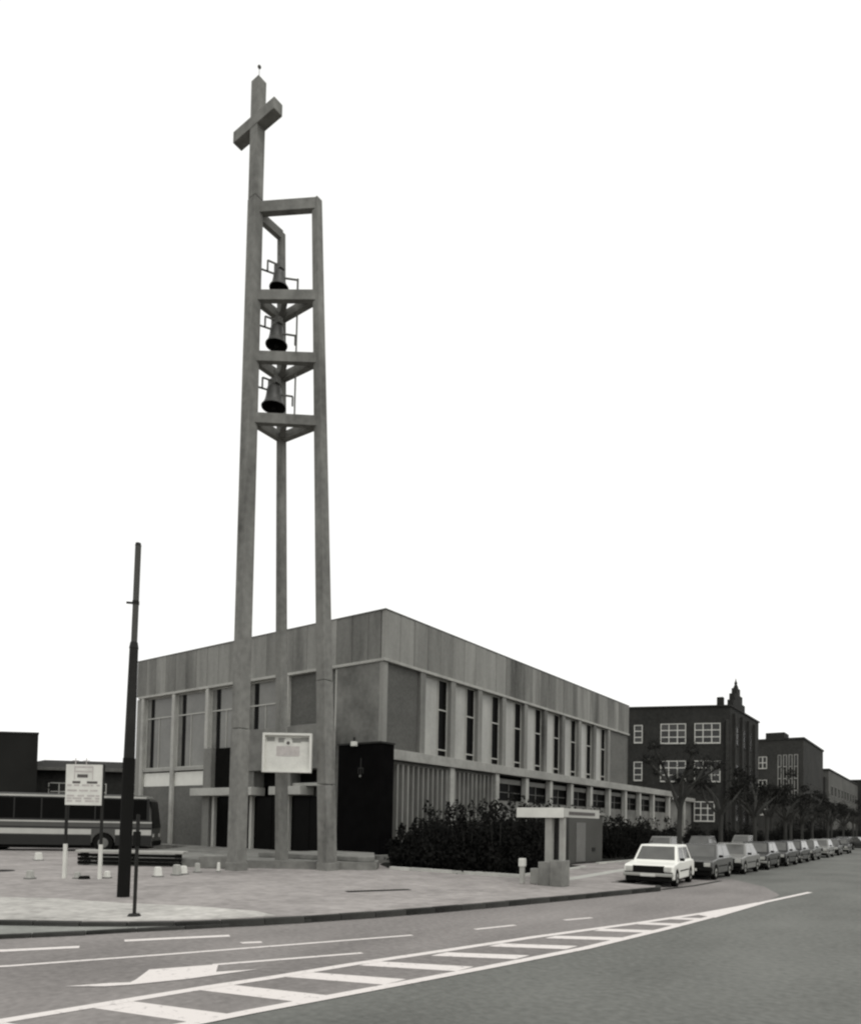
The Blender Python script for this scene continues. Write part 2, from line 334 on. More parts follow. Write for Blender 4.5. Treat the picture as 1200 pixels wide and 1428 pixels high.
def bell(zm, rad, hgt, label, hx=0):
    cx, cy = -21.02-(23-zm)*.025, 17.95
    b = thing('bell', label, 'bell', (cx,cy,zm), 0, None)
    prof = [(1.0,0),(.97,.04),(.86,.14),(.74,.30),(.66,.5),(.62,.7),(.58,.84),(.46,.94),(.2,1.0),(0.01,1.0)]
    MB().lathe([(r_*rad, z*hgt) for r_, z in prof], 24).build('shell', 'bell_bronze', b, smooth=True, world=False)
    MB().lathe([(rad*.97,.01),(rad*.8,.1*hgt),(rad*.6,.5*hgt),(rad*.5,.85*hgt),(.01,.93*hgt)], 24).build('mouth', 'iron_black', b, smooth=True, world=False)
    MB().lathe([(rad*1.01,-.015),(rad*1.03,.02),(rad*.98,.05)], 24).build('lip', 'bell_bronze', b, smooth=True, world=False)
    MB().tube([(0,0,hgt*.9),(0,0,-.02)], .03, 6).lathe([(0.01,-.1),(.08,-.05),(.08,.02),(.01,.06)], 10).build('clapper', 'iron_black', b, world=False)
    MB().box(-.55*rad,.55*rad,-.11,.11,hgt+.0,hgt+.26).build('headstock', 'metal_grey', b, bevel=.01, world=False)
    z = hgt*.62
    for p, q in (((-.42,-.62,z+.14),(-.1,-.12,z+.1)), ((.18,.1,z-.05),(.62,.42,z-.12)), ((.6,.42,z-.12),(.6,.42,z-.5)), ((-.2,-.42,z+.1),(-.2,-.42,z+.5)), ((-.2,-.42,z+.5),(-.02,-.05,z+.48))):
        MB().beam(p, q, .05, .055).build('swing_bar', 'metal_grey', b, world=False)
    MB().tube([(0,0,hgt+.25),(0,0,hgt+hx)], .04, 6).build('hanger', 'metal_grey', b, world=False)
bell(22.86, .37, .72, 'smallest bronze bell, uppermost in the bell tower', .6)
bell(20.60, .42, .80, 'middle sized bronze bell hanging between the upper and middle tower beams', .55)
bell(18.14, .47, .88, 'largest bronze bell, lowest in the bell tower just above bottom beam', .6)

# framed notice board carried between the tower posts
nb = thing('notice_board', 'pale framed display board fixed between the legs of the bell tower', 'notice board', (-20.36,18.42,3.86), math.atan2(1.09,1.48))
MB().box(-.86,.86,.02,.06,.05,1.42).build('back_panel', 'poster', nb, world=False)
for a in ((-.94,.94,-.12,.09,1.40,1.49),(-.94,.94,-.14,.09,-.02,.06)): MB().box(*a).build('frame_rail', 'white_paint', nb, bevel=.008, world=False)
for a in ((-.94,-.85,-.12,.088,.06,1.40),(.85,.94,-.12,.088,.06,1.40)): MB().box(*a).build('frame_stile', 'white_paint', nb, bevel=.008, world=False)
MB().box(-.8,-.5,.012,.02,1.18,1.34).box(.5,.8,.012,.02,1.18,1.34).box(-.36,.5,.012,.02,1.14,1.32).build('printed_heading', 'print_grey', nb, world=False)
MB().box(-.42,.46,.010,.02,.62,1.0).build('printed_block', 'print_red', nb, world=False)
MB().tube([(.02,.008,1.18),(.02,.02,1.18)], .16, 18).build('printed_roundel', 'white_paint', nb, world=False)
MB().tube([(.02,.004,1.12),(.02,.008,1.12)], .07, 14).build('printed_spot', 'print_dark', nb, world=False)
MB().box(-.1,.1,.06,.62,.4,.5).box(-.1,.1,.06,.62,1.0,1.1).build('bracket', 'metal_dark', nb, world=False)

# ------------------------------------------------------------------ church
XC, YC, WD, LG, ZT, ZF = -22.0, 25.975, 21.43, 32.4, 12.38, 9.98
XL = XC-WD; YB = YC+LG
church = thing('church', 'modern grey concrete church with panelled parapet and tall strip windows', 'church', (XC,YC,0))
def cb(name, m, *boxes, bevel=0, parent=None):
    mb = MB()
    for b in boxes: mb.box(*b)
    return mb.build(name, m, parent or church, bevel=bevel)
cb('core', 'black_recess', (XL+.5,XC-.5,YC+.5,YB-.3,0,ZT-.5))
cb('roof', 'roof_dark', (XL+.25,XC-.25,YC+.25,YB-.1,ZT-.5,ZT-.25))
# parapet panels
NF, NR = 20, 28
w = WD/NF
for k in range(NF):
    x0 = XL+k*w
    cb('parapet_panel', 'concrete_panel', (x0+.012, x0+w-.012 - (.26 if k == NF-1 else 0), YC-.02-random.uniform(0,.02), YC+.22, ZF+.02, ZT), bevel=.012)
w = LG/NR
for k in range(NR):
    y0 = YC+k*w
    cb('parapet_panel', 'concrete_panel', (XC-.22, XC+.02+random.uniform(0,.02), y0+.012-(.02 if k == 0 else 0), y0+w-.012, ZF+.02, ZT), bevel=.012)
cb('parapet_backing', 'brick_grey', (XL+.05,XC-.1,YC+.1,YC+.2,ZF+.05,ZT-.04),(XC-.2,XC-.1,YC+.2,YB-.05,ZF+.05,ZT-.04))
cb('parapet_panel', 'concrete_panel', (XL, XL+.2, YC+.24, YB, ZF+.02, ZT))
cb('coping', 'metal_grey', (XL-.03,XC+.06,YC-.06,YC+.2,ZT+.003,ZT+.05),(XC-.2,XC+.06,YC+.2,YB+.03,ZT+.003,ZT+.05))
# string course under the parapet
cb('string_course', 'concrete_light', (XL+.3,XC+.10,YC-.12,YC+.18,ZF-.13,ZF+.015), bevel=.015)
cb('string_course', 'concrete_light', (XC-.18,XC+.10,YC+.182,YB,ZF-.13,ZF+.015), bevel=.015)
# front elevation
PX = [-42.62,-39.2,-35.78,-32.35,-28.8,-25.25]
for i, x in enumerate(PX[:5]):
    cb('pilaster', 'concrete_light', (x-.14,x+.14,YC-.1,YC+.3,.42,ZF-.132), bevel=.015)
cb('corner_wall', 'concrete_panel', (XL,PX[0]-.145,YC+.02,YC+.3,.42,ZF-.132))
def window_front(x0, x1, z0, z1, dark):
    wn = cb('window', 'frame_pale', (x0,x0+.06,YC+.16,YC+.26,z0,z1),(x1-.06,x1,YC+.16,YC+.26,z0,z1),(x0+.06,x1-.06,YC+.16,YC+.26,z0,z0+.07),(x0+.06,x1-.06,YC+.16,YC+.26,z1-.07,z1))
    cb('dark_pane', 'glass_dark', (x0+.06+.38,x0+.38+.06+dark,YC+.235,YC+.25,z0+.07,z1-.07), parent=wn)
    cb('side_panel', 'concrete_rough', (x0+.06,x0+.43,YC+.20,YC+.25,z0+.07,z1-.07), parent=wn)
    xp = x0+.46+dark
    zm = z1-1.35
    cb('pane', 'pane_front', (xp,x1-.06,YC+.23,YC+.25,zm+.03,z1-.07), parent=wn)
    xa = xp+(x1-xp)*.25
    cb('pane', 'pane_front', (xp,xa-.02,YC+.23,YC+.25,z0+.07,zm-.03), parent=wn)
    cb('pane', 'pane_front', (xa+.02,x1-.06,YC+.23,YC+.25,z0+.07,zm-.03), parent=wn)
    cb('mullion', 'frame_pale', (x0+.06,x1-.06,YC+.18,YC+.228,zm-.035,zm+.035),(xa-.022,xa+.022,YC+.19,YC+.227,z0+.07,zm-.036), parent=wn)
for i in range(4):
    x0, x1 = PX[i]+.143, PX[i+1]-.143
    window_front(x0, x1, 5.2, ZF-.135, .34)
    if i < 2:
        cb('sill', 'concrete_ledge', (x0,x1,YC-.02,YC+.3,5.0,5.197))
        cb('white_band', 'white_panel', (x0,x1,YC+.1,YC+.3,4.06,4.92))
        cb('brick_panel', 'brick_lower', (x0,x1,YC+.08,YC+.3,.42,4.055))
cb('sill', 'concrete_ledge', (PX[2]+.143,PX[4]-.143,YC+.05,YC+.3,5.0,5.197))
cb('brick_panel', 'brick_grey', (PX[4]+.143,PX[5]-.0,YC+.12,YC+.3,.42,ZF-.132))
cb('pilaster', 'concrete_light', (PX[5]+.002,PX[5]+.13,YC-.02,YC+.3,.42,ZF-.132))
cb('end_wall', 'concrete_rough', (PX[5]+.133,XC-.26,YC-.04,YC+.3,.42,ZF-.133), bevel=.01)
cb('corner_post', 'concrete_panel', (XC-.257,XC,YC-.05,YC+.28,.42,ZF-.134), bevel=.01)
# entrance
ent = cb('entrance', 'black_recess', (-35.3,-25.5,YC+.0,YC+.1,.42,3.32),(-35.3,-32.3,YC+.0,YC+.1,3.86,6.2),(-32.3,-25.5,YC+.0,YC+.1,3.86,4.66))
cb('fascia_block', 'concrete_rough', (-32.3,-25.4,YC-.85,YC+.05,4.68,6.95), bevel=.02, parent=ent)
cb('canopy', 'concrete_light', (-35.9,-30.4,YC-1.0,YC-.02,3.36,3.80), bevel=.02, parent=ent)
cb('canopy', 'concrete_light', (-29.0,-26.6,YC-1.0,YC-.02,3.36,3.80), bevel=.02, parent=ent)
cb('lintel', 'concrete_light', (-27.6,-25.4,YC-.6,YC-.02,3.82,3.98), bevel=.01, parent=ent)
for x in (-31.0,-28.1): cb('pier', 'concrete_panel', (x-.48,x+.48,YC-.75,YC-.02,3.803,4.677), parent=ent)
for x in (-34.6,-31.25,-28.25): cb('door_post', 'frame_pale', (x-.1,x+.1,YC-.3,YC-.02,.42,3.355), parent=ent)
cb('side_wall', 'concrete_panel', (-35.64,-35.0,YC-.3,YC-.0,.42,3.355), parent=ent)
cb('side_wall', 'concrete_panel', (-35.64,-34.9,YC-.3,YC-.0,3.803,6.2), parent=ent)
for x0, x1 in ((-34.48,-32.9),(-32.86,-31.37),(-31.13,-29.72),(-29.68,-28.37),(-28.13,-26.8),(-26.76,-25.5)):
    d = cb('door', 'glass_dark', (x0,x1,YC-.12,YC-.06,.45,3.3), parent=ent)
# the side towards the street
cb('brick_panel', 'brick_grey', (XC-.3,XC-.12,YC+.285,28.82,5.6,ZF-.132))
PY = [29.08+2.772*k for k in range(10)]
for i, y in enumerate(PY):
    cb('pier', 'concrete_panel', (XC-.35,XC+.05,y-.22,y+.22,5.58,ZF-.134), bevel=.012)
for i in range(9):
    y0, y1 = PY[i]+.223, PY[i+1]-.223; z0, z1 = 5.62, ZF-.136
    ys = y1-.86
    wn = cb('window', 'frame_pale', (XC-.3,XC-.2,y0,y0+.05,z0,z1),(XC-.3,XC-.2,y1-.05,y1,z0,z1),(XC-.3,XC-.2,y0+.05,y1-.05,z0,z0+.06),(XC-.3,XC-.2,y0+.05,y1-.05,z1-.06,z1))
    cb('pane', 'pane_frosted_sky', (XC-.27,XC-.24,y0+.05,ys-.02,z0+.06,z1-.06), parent=wn)
    cb('dark_pane', 'glass_dark', (XC-.275,XC-.25,ys+.02,y1-.05,z0+.06,z1-.06), parent=wn)
    cb('mullion', 'frame_pale', (XC-.29,XC-.19,ys-.022,ys+.022,z0+.06,z1-.06), parent=wn)
    for zt in (8.15, 5.98): cb('transom', 'frame_pale', (XC-.285,XC-.20,ys+.023,y1-.05,zt,zt+.07), parent=wn)
cb('end_wall', 'brick_lower', (XC-.35,XC-.06,PY[9]+.223,YB,5.58,ZF-.132))
cb('back_wall', 'brick_grey', (XL,XC-.05,YB-.28,YB-.02,0,ZF-.132))
cb('left_wall', 'brick_grey', (XL,XL+.2,YC+.32,YB-.3,0,ZF-.132))
# lower storey towards the street
cb('lower_wall', 'concrete_rough', (XC-.4,XC-.05,YC+.3,69.2,0,3.5))
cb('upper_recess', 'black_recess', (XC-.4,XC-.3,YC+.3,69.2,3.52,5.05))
cb('ledge', 'concrete_ledge', (XC-.45,XC+.42,26.05,69.3,5.07,5.575), bevel=.02)
cb('ledge', 'concrete_ledge', (XC-.45,XC+.35,69.35,79,4.8,5.2), bevel=.02)
cb('lower_wall', 'concrete_rough', (XC-.4,XC-.05,69.25,79,0,4.78))
for k in range(12):
    y = 26.5+k*.42
    cb('fin', 'concrete_fin', (XC-.04,XC+.22,y-.06,y+.06,.2,4.9), bevel=.008)
for k in range(10):
    y = 31.95+k*.43
    cb('fin', 'concrete_fin', (XC-.04,XC+.22,y-.06,y+.06,.2,4.9), bevel=.008)
cb('fin_backing', 'concrete_fin', (XC-.28,XC-.06,26.2,36.4,3.48,5.06))
for y in (31.55,36.3,40.0,43.4,46.7,50.1,53.7,57.2,60.6,64.1,68.6,73.5):
    cb('buttress', 'concrete_light', (XC-.04,XC+.3,y-.2,y+.2,.1,5.065 if y < 69 else 4.79), bevel=.012)
ys = [36.3,40.0,43.4,46.7,50.1,53.7,57.2,60.6,64.1,68.6]
for a, b in zip(ys, ys[1:]):
    y0, y1 = a+.205, b-.205
    wn = cb('window', 'concrete_fin', (XC-.28,XC-.08,y0,y0+.5,3.503,4.85),(XC-.28,XC-.08,y0+.5,y1,4.55,4.85))
    cb('pane', 'glass_dark', (XC-.25,XC-.2,y0+.5,(y0+.5+y1)/2-.03,3.51,4.55), parent=wn)
    cb('pane', 'glass_dark', (XC-.25,XC-.2,(y0+.5+y1)/2+.03,y1,3.51,4.55), parent=wn)
    cb('mullion', 'metal_grey', (XC-.25,XC-.14,(y0+.5+y1)/2-.028,(y0+.5+y1)/2+.028,3.51,4.55),(XC-.249,XC-.15,y0+.5,y1,4.0,4.04), parent=wn)

# black porch block at the corner
porch = thing('porch_block', 'tall black boxlike porch with small emblem at the church corner', 'porch', (-22.4,25.2,.5))
MB().box(-24.0,-21.3,25.0,26.0,.5,5.72).build('body', 'black_panel', porch, bevel=.02)
MB().box(-24.05,-21.25,24.95,26.02,5.722,5.80).build('cap', 'metal_dark', porch)
MB().box(-24.1,-21.15,24.7,26.05,.1,.498).build('plinth', 'concrete_plinth', porch, bevel=.02)
em = MB().box(-22.52,-22.46,24.97,24.998,4.25,5.05).build('emblem', 'metal_dark', porch)
MB().box(-22.66,-22.32,24.968,24.996,4.55,4.60).box(-22.66,-22.62,24.968,24.996,4.30,4.55).box(-22.36,-22.32,24.968,24.996,4.30,4.55).build('emblem_arm', 'metal_dark', em)
MB().lathe([(.01,-.07),(.06,-.03),(.06,.03),(.01,.07)], 10, (-22.49,24.95,4.18)).build('emblem_knob', 'metal_grey', em, smooth=True)
lp = MB().box(-22.95,-22.7,24.72,24.95,5.62,5.84).build('flood_lamp', 'white_paint', porch, bevel=.02)
MB().tube([(-22.82,24.84,5.84),(-22.82,24.84,6.05)], .05, 8).build('lamp_bracket', 'metal_dark', lp)
tag(MB().prism([(-24.0,20.2),(-18.9,20.95),(-18.5,21.5),(-21.2,24.6),(-24,24.6)], .43, .62).build('porch_step', 'concrete_plinth', bevel=.02), 'wide low concrete step in front of the black porch', 'step')

# ------------------------------------------------------------------ planting bed and shrubs
bed = [(-18.2,22.2),(-12.7,22.4),(-13.6,30.8),(-14.9,31.6),(-14.9,33.6),(-14.4,62),(-21.9,62),(-21.9,26.5),(-20.5,24.2)]
bedo = struct('planting_bed', MB().prism(bed, 0, .15), 'soil')
stones([(-18.2,22.15),(-12.55,22.35)], 1.0, .2, .05, .24, 'kerb_pale', bedo, 'edging_stone')
stones([(-12.6,22.5),(-13.5,30.8)], 1.0, .16, .05, .2, 'kerb_pale', bedo, 'edging_stone')
struct('paving_band', ribbon([(-10.8,22.5),(-11.6,30.4),(-11.8,36)], .5, PZ+.004), 'kerb_pale')
stones([(-14.3,33.8),(-14.3,46)], 1.0, .2, .05, .2, 'kerb_pale', bedo, 'edging_stone')

def foliage(blobs, nleaf, size, rnd):
    vs_, fs = [], []
    tot = sum(b[3]*b[4]*b[5] for b in blobs)**1.0
    for (cx,cy,cz,rx,ry,rz) in blobs:
        k = int(nleaf*(rx*ry*rz)/tot)+6
        for _ in range(k):
            while True:
                x, y, z = rnd.uniform(-1,1), rnd.uniform(-1,1), rnd.uniform(-1,1)
                q = x*x+y*y+z*z
                if q <= 1: break
            s_ = (q**.5)**.45/max(q**.5,.05)*1.0*rnd.uniform(.75,1.12)
            p = Vector((cx+x*s_*rx, cy+y*s_*ry, cz+z*s_*rz))
            d = Vector((rnd.gauss(0,1),rnd.gauss(0,1),rnd.gauss(0,1))).normalized(); e = d.orthogonal().normalized()
            a = size*rnd.uniform(.6,1.4); b = a*rnd.uniform(.35,.6); o = len(vs_)
            vs_ += [tuple(p-d*a), tuple(p+e*b), tuple(p+d*a), tuple(p-e*b)]; fs.append((o,o+1,o+2,o+3))
    return vs_, fs
def shrub(x, y, w_, h, seed, label, group):
    rnd = random.Random(seed)
    s = thing('shrub', label, 'shrub', (x,y,.14), 0, group)
    blobs = []
    for k in range(9):
        a = rnd.uniform(0,6.28); r_ = rnd.uniform(0,.7)*w_; hz = h*rnd.uniform(.3,.66)
        blobs.append((r_*math.cos(a), r_*math.sin(a), hz, w_*rnd.uniform(.3,.5), w_*rnd.uniform(.3,.5), h*rnd.uniform(.18,.28)))
    for k in range(4):
        a = rnd.uniform(0,6.28); blobs.append((w_*.6*math.cos(a), w_*.6*math.sin(a), h*.25, w_*.5, w_*.5, h*.25))
    tips = []
    for k in range(7):
        a = rnd.uniform(0,6.28); q = rnd.uniform(.1,.8); z = h*rnd.uniform(.72,1.12)
        tips.append((w_*q*math.cos(a), w_*q*math.sin(a), z)); blobs.append((*tips[-1], w_*rnd.uniform(.1,.2), w_*rnd.uniform(.1,.2), h*rnd.uniform(.1,.2)))
    v, f = foliage(blobs, 2600, .085, rnd)
    v2, f2 = foliage([(b[0],b[1],b[2],b[3]*1.35,b[4]*1.35,b[5]*1.3) for b in blobs], 450, .07, rnd)
    MB().add(v, f).add(v2, f2).build('foliage', 'leaf_shrub', s, world=False)
    st = MB()
    for tx, ty, tz in tips:
        st.tube([(tx*.15,ty*.15,-.05),(tx*.7,ty*.7,h*.45),(tx,ty,tz)], [.035,.025,.008], 5)
    st.build('stem', 'soil', s, world=False)
sh = []
for k, (x,y,w_,h) in enumerate([(-19.3,24.6,.9,1.5),(-18.0,23.6,1.1,1.75),(-16.6,23.3,1.1,2.2),(-15.1,23.2,1.1,1.9),(-13.8,23.3,1.0,2.2),
        (-19.0,26.6,1.2,2.2),(-17.3,25.6,1.2,2.5),(-15.4,25.4,1.2,2.4),(-13.7,25.6,1.0,2.5),(-18.0,28.6,1.3,2.3),(-15.8,28.2,1.3,2.6),(-14.7,27.4,1.1,2.5),
        (-18.3,31.4,1.3,2.5),(-15.9,30.8,1.2,2.6)]):
    shrub(x, y, w_, h, 100+k, ('dark leafy shrub at the front edge of the bed, '+ORD[k]+' counting from the black porch') if k < 5 else 'dark leafy shrub behind the front row of the bed beside the finned wall', 'shrubs between the porch and the kiosk')
for k, (x,y,w_,h) in enumerate([(-18.6,35.5,1.4,2.5),(-18.2,39.5,1.5,2.5),(-15.9,40.0,1.3,2.2),(-18.3,43.5,1.5,2.5),(-16.2,43.5,1.4,2.3),(-18.6,47.6,1.6,2.4),(-16.6,47.5,1.4,2.2),
        (-18.8,52,1.7,2.4),(-18.6,56.5,1.7,2.3),(-19,61,1.7,2.3)]):
    shrub(x, y, w_, h, 200+k, 'dark leafy shrub below the windowed low wing, beyond the grey kiosk', 'shrubs along the low church wing')

# grey kiosk in the bed
kio = thing('utility_kiosk', 'plain grey rendered utility kiosk standing among the dark shrubs', 'kiosk', (-15.9,34.4,.12))
MB().box(-16.6,-15.2,32.4,36.6,.1,2.62).build('wall', 'render_grey', kio, bevel=.02)
MB().box(-16.7,-15.1,32.3,36.7,2.623,2.74).build('roof', 'concrete_ledge', kio, bevel=.01)
MB().box(-15.197,-15.17,33.2,34.3,.2,2.2).build('door', 'metal_grey', kio)
MB().box(-15.197,-15.17,35.2,35.6,.7,.9).build('vent', 'metal_dark', kio)

# ------------------------------------------------------------------ bus shelter
she = thing('bus_shelter', 'small shelter with white canopy edge on slim posts and concrete base', 'bus shelter', (-10.3,20.8,PZ))
MB().box(-11.2,-9.62,20.06,22.8,2.3,2.52).build('canopy', 'concrete_ledge', she)
MB().box(-11.23,-9.6,20.0,20.055,2.26,2.57).build('canopy_fascia', 'white_paint', she)
MB().box(-9.617,-9.59,20.06,22.8,2.28,2.56).build('canopy_fascia', 'frame_pale', she)
MB().box(-9.588,-9.575,20.4,22.4,2.36,2.46).build('canopy_strip', 'print_dark', she)
for x0, x1, y0 in ((-10.27,-10.03,20.12),(-9.78,-9.62,20.12)):
    MB().box(x0,x1,y0,y0+.16,.85,2.3).build('post', 'concrete_ledge', she, bevel=.01)
MB().box(-11.1,-10.98,22.5,22.62,.12,2.3).build('post', 'metal_dark', she)
MB().box(-10.45,-10.02,20.02,20.42,.12,.86).build('base_wall', 'concrete_plinth', she, bevel=.02)
MB().box(-10.01,-9.58,19.96,20.5,.12,.93).build('base_wall', 'concrete_plinth', she, bevel=.02)
MB().box(-10.9,-10.5,20.35,20.6,.12,.62).build('bench_end', 'concrete_ledge', she, bevel=.02)
bo = thing('bollard', 'short pale bollard standing beside the bus shelter base', 'bollard', (-11.05,20.1,PZ))
MB().box(-.07,.07,-.07,.07,0,.72).build('shaft', 'concrete_light', bo, bevel=.02, world=False)
MB().box(-.1,.1,-.1,.1,.55,.82).build('head', 'white_paint', bo, bevel=.03, world=False)

# ------------------------------------------------------------------ street furniture at the left corner
lamp = thing('lamp_post', 'tall dark lamp post with stepped tube and no lantern', 'lamp post', (-15.79,9.26,PZ))
lean = lambda z: (.012*z*.6, .012*z*.4)
def seg(z0, z1, r0, r1, name, m):
    a, b = lean(z0), lean(z1)
    MB().tube([(a[0],a[1],z0),(b[0],b[1],z1)], [r0,r1], 16).build(name, m, lamp, world=False)
seg(0, 3.3, .145, .14, 'base_tube', 'iron_black'); seg(3.3, 5.95, .128, .10, 'middle_tube', 'metal_dark'); seg(5.95, 6.1, .11, .085, 'collar', 'metal_dark')
seg(6.1, 8.45, .072, .07, 'upper_tube', 'post_upper'); seg(8.45, 8.52, .075, .06, 'cap', 'metal_dark')
a = lean(7.05); MB().beam((a[0],a[1],7.05),(a[0]-.2,a[1]-.12,7.07),.03,.05).build('bracket', 'metal_dark', lamp, world=False)
seg(7.02, 7.1, .082, .082, 'collar', 'metal_dark')
tp_ = thing('marker_post', 'thin dark metal post with small box near the kerb corner', 'post', (-12.54,7.59,PZ))
MB().tube([(0,0,0),(.01,.01,1.95)], .034, 10).build('shaft', 'metal_dark', tp_, world=False)
MB().box(-.06,.06,-.05,.05,1.35,1.62).build('box', 'iron_black', tp_, bevel=.01, world=False)
MB().lathe([(.01,.06),(.1,.05),(.13,0)], 14).build('foot', 'metal_dark', tp_, world=False)

sg = thing('site_sign', 'white printed information board on two thin posts with white feet', 'sign', (-21.24,11.06,PZ), math.atan2(.64,.88))
MB().box(-.55,.55,-.03,.02,2.24,3.48).build('board', 'white_paint', sg, world=False)
for x in (-.53,.55):
    MB().box(x-.035,x+.035,.022,.09,1.05,3.5).build('post', 'metal_dark', sg, world=False)
    MB().box(x-.045,x+.045,.012,.1,0,1.05).build('post_foot', 'white_paint', sg, world=False)
pr = MB(); rnd = random.Random(3)
pr.box(-.3,.28,-.036,-.031,3.38,3.43); pr.box(-.3,-.27,-.036,-.031,3.02,3.38); pr.box(.25,.28,-.036,-.031,3.02,3.38); pr.box(-.26,.24,-.036,-.031,3.24,3.29)
for z in (2.82,2.66,2.5,2.42,2.34):
    x = -.5
    while x < .45:
        L_ = rnd.uniform(.08,.3); pr.box(x,min(x+L_,.5),-.036,-.031,z,z+.05); x += L_+rnd.uniform(.03,.12)
tag(pr.build('print', 'print_red', sg, world=False), kind='stuff')
pd = MB(); pd.box(-.2,.12,-.037,-.032,3.08,3.18); pd.box(-.34,-.1,-.037,-.032,2.9,2.97); pd.box(.1,.42,-.037,-.032,2.9,2.97); tag(pd.build('print', 'print_dark', sg, world=False), kind='stuff')
for x in (-.28,.05): MB().tube([(x,0,3.49),(x,0,3.68)], .012, 6).tube([(x-.1,0,3.6),(x+.1,0,3.6)], .01, 6).build('finial', 'print_red', sg, world=False)

def block(x, y, s, h, seed, label, grp):
    rnd = random.Random(seed)
    s *= .78; h *= .8
    b = thing('concrete_block', label, 'block', (x,y,PZ), rnd.uniform(0,1.5), grp)
    MB().hexa([(-s/2,-s/2,0),(s/2,-s/2,0),(s/2,s/2,0),(-s/2,s/2,0)], [(-s*.38,-s*.38,h),(s*.38,-s*.38,h),(s*.38,s*.38,h),(-s*.38,s*.38,h)]).build('body', 'concrete_light' if seed % 2 else 'white_paint', b, bevel=.03, world=False)
    MB().box(-s*.6,s*.6,-s*.6,s*.6,-.01,.035).build('base', 'metal_grey', b, world=False)
block(-22.08,9.97,.26,.32,1,'small white block on the paving left of the printed sign', None)
block(-31.2,14.4,.36,.42,2,'small white block on the paving near the bus wheel', None)
block(-27.0,14.6,.34,.5,11,'small white block on the paving between bus and printed sign', None)
block(-21.35,11.02,.22,.26,3,'small pale block at a sign post foot, touching the dark round weight', 'blocks at the sign feet')
block(-20.98,11.75,.22,.28,4,'small white block at the sign post foot nearer the lamp post', 'blocks at the sign feet')
for k, (x,y,s,h) in enumerate([(-20.5,13.18,.3,.4),(-20.65,13.97,.3,.45),(-20.9,14.4,.28,.36),(-21.33,15.25,.24,.42)]):
    block(x, y, s, h, 20+k, 'small white block before the bench, '+ORD[k]+' counting from the lamp post towards the tower', 'white blocks in front of the bench')
block(-21.2,16.05,.16,.42,30,'slim white block beside the foot of the cross bearing tower post', None)
tag(MB().lathe([(.01,.1),(.14,.09),(.17,0)], 12).build('rubber_foot', 'tyre'), 'small dark round weight beside the sign post', 'weight').location = (-21.1,11.1,PZ)
tag(MB().lathe([(.01,.012),(.45,.012),(.46,0)], 24).build('manhole_cover', 'iron_black'), 'dark round cover in the paving in front of the bus', 'manhole').location = (-25.9,10.7,PZ)
bn = thing('bench', 'long low concrete bench with shade-black boards under its pale slab', 'bench', (-25.6,15.45,PZ), YAW)
MB().box(-2.3,1.9,-.1,.5,.5,.6).build('seat_slab', 'concrete_light', bn, bevel=.015, world=False)
for z in (.05,.2,.35): MB().box(-2.25,1.8,.0,.06,z,z+.11).build('board', 'black_recess', bn, world=False)  # boards painted black for the recess shade under the slab
for x in (-2.1,-.2,1.6): MB().box(x-.08,x+.08,.07,.45,0,.5).build('leg', 'concrete_plinth', bn, world=False)
cbk = thing('planter_block', 'squat concrete block between the bench and the tower', 'block', (-22.75,17.3,PZ), YAW)
MB().box(-.75,.55,-.3,.4,0,.46).build('body', 'concrete_plinth', cbk, bevel=.03, world=False)
MB().box(-.6,.4,-.15,.25,.461,.5).build('cap', 'concrete_ledge', cbk, bevel=.01, world=False)

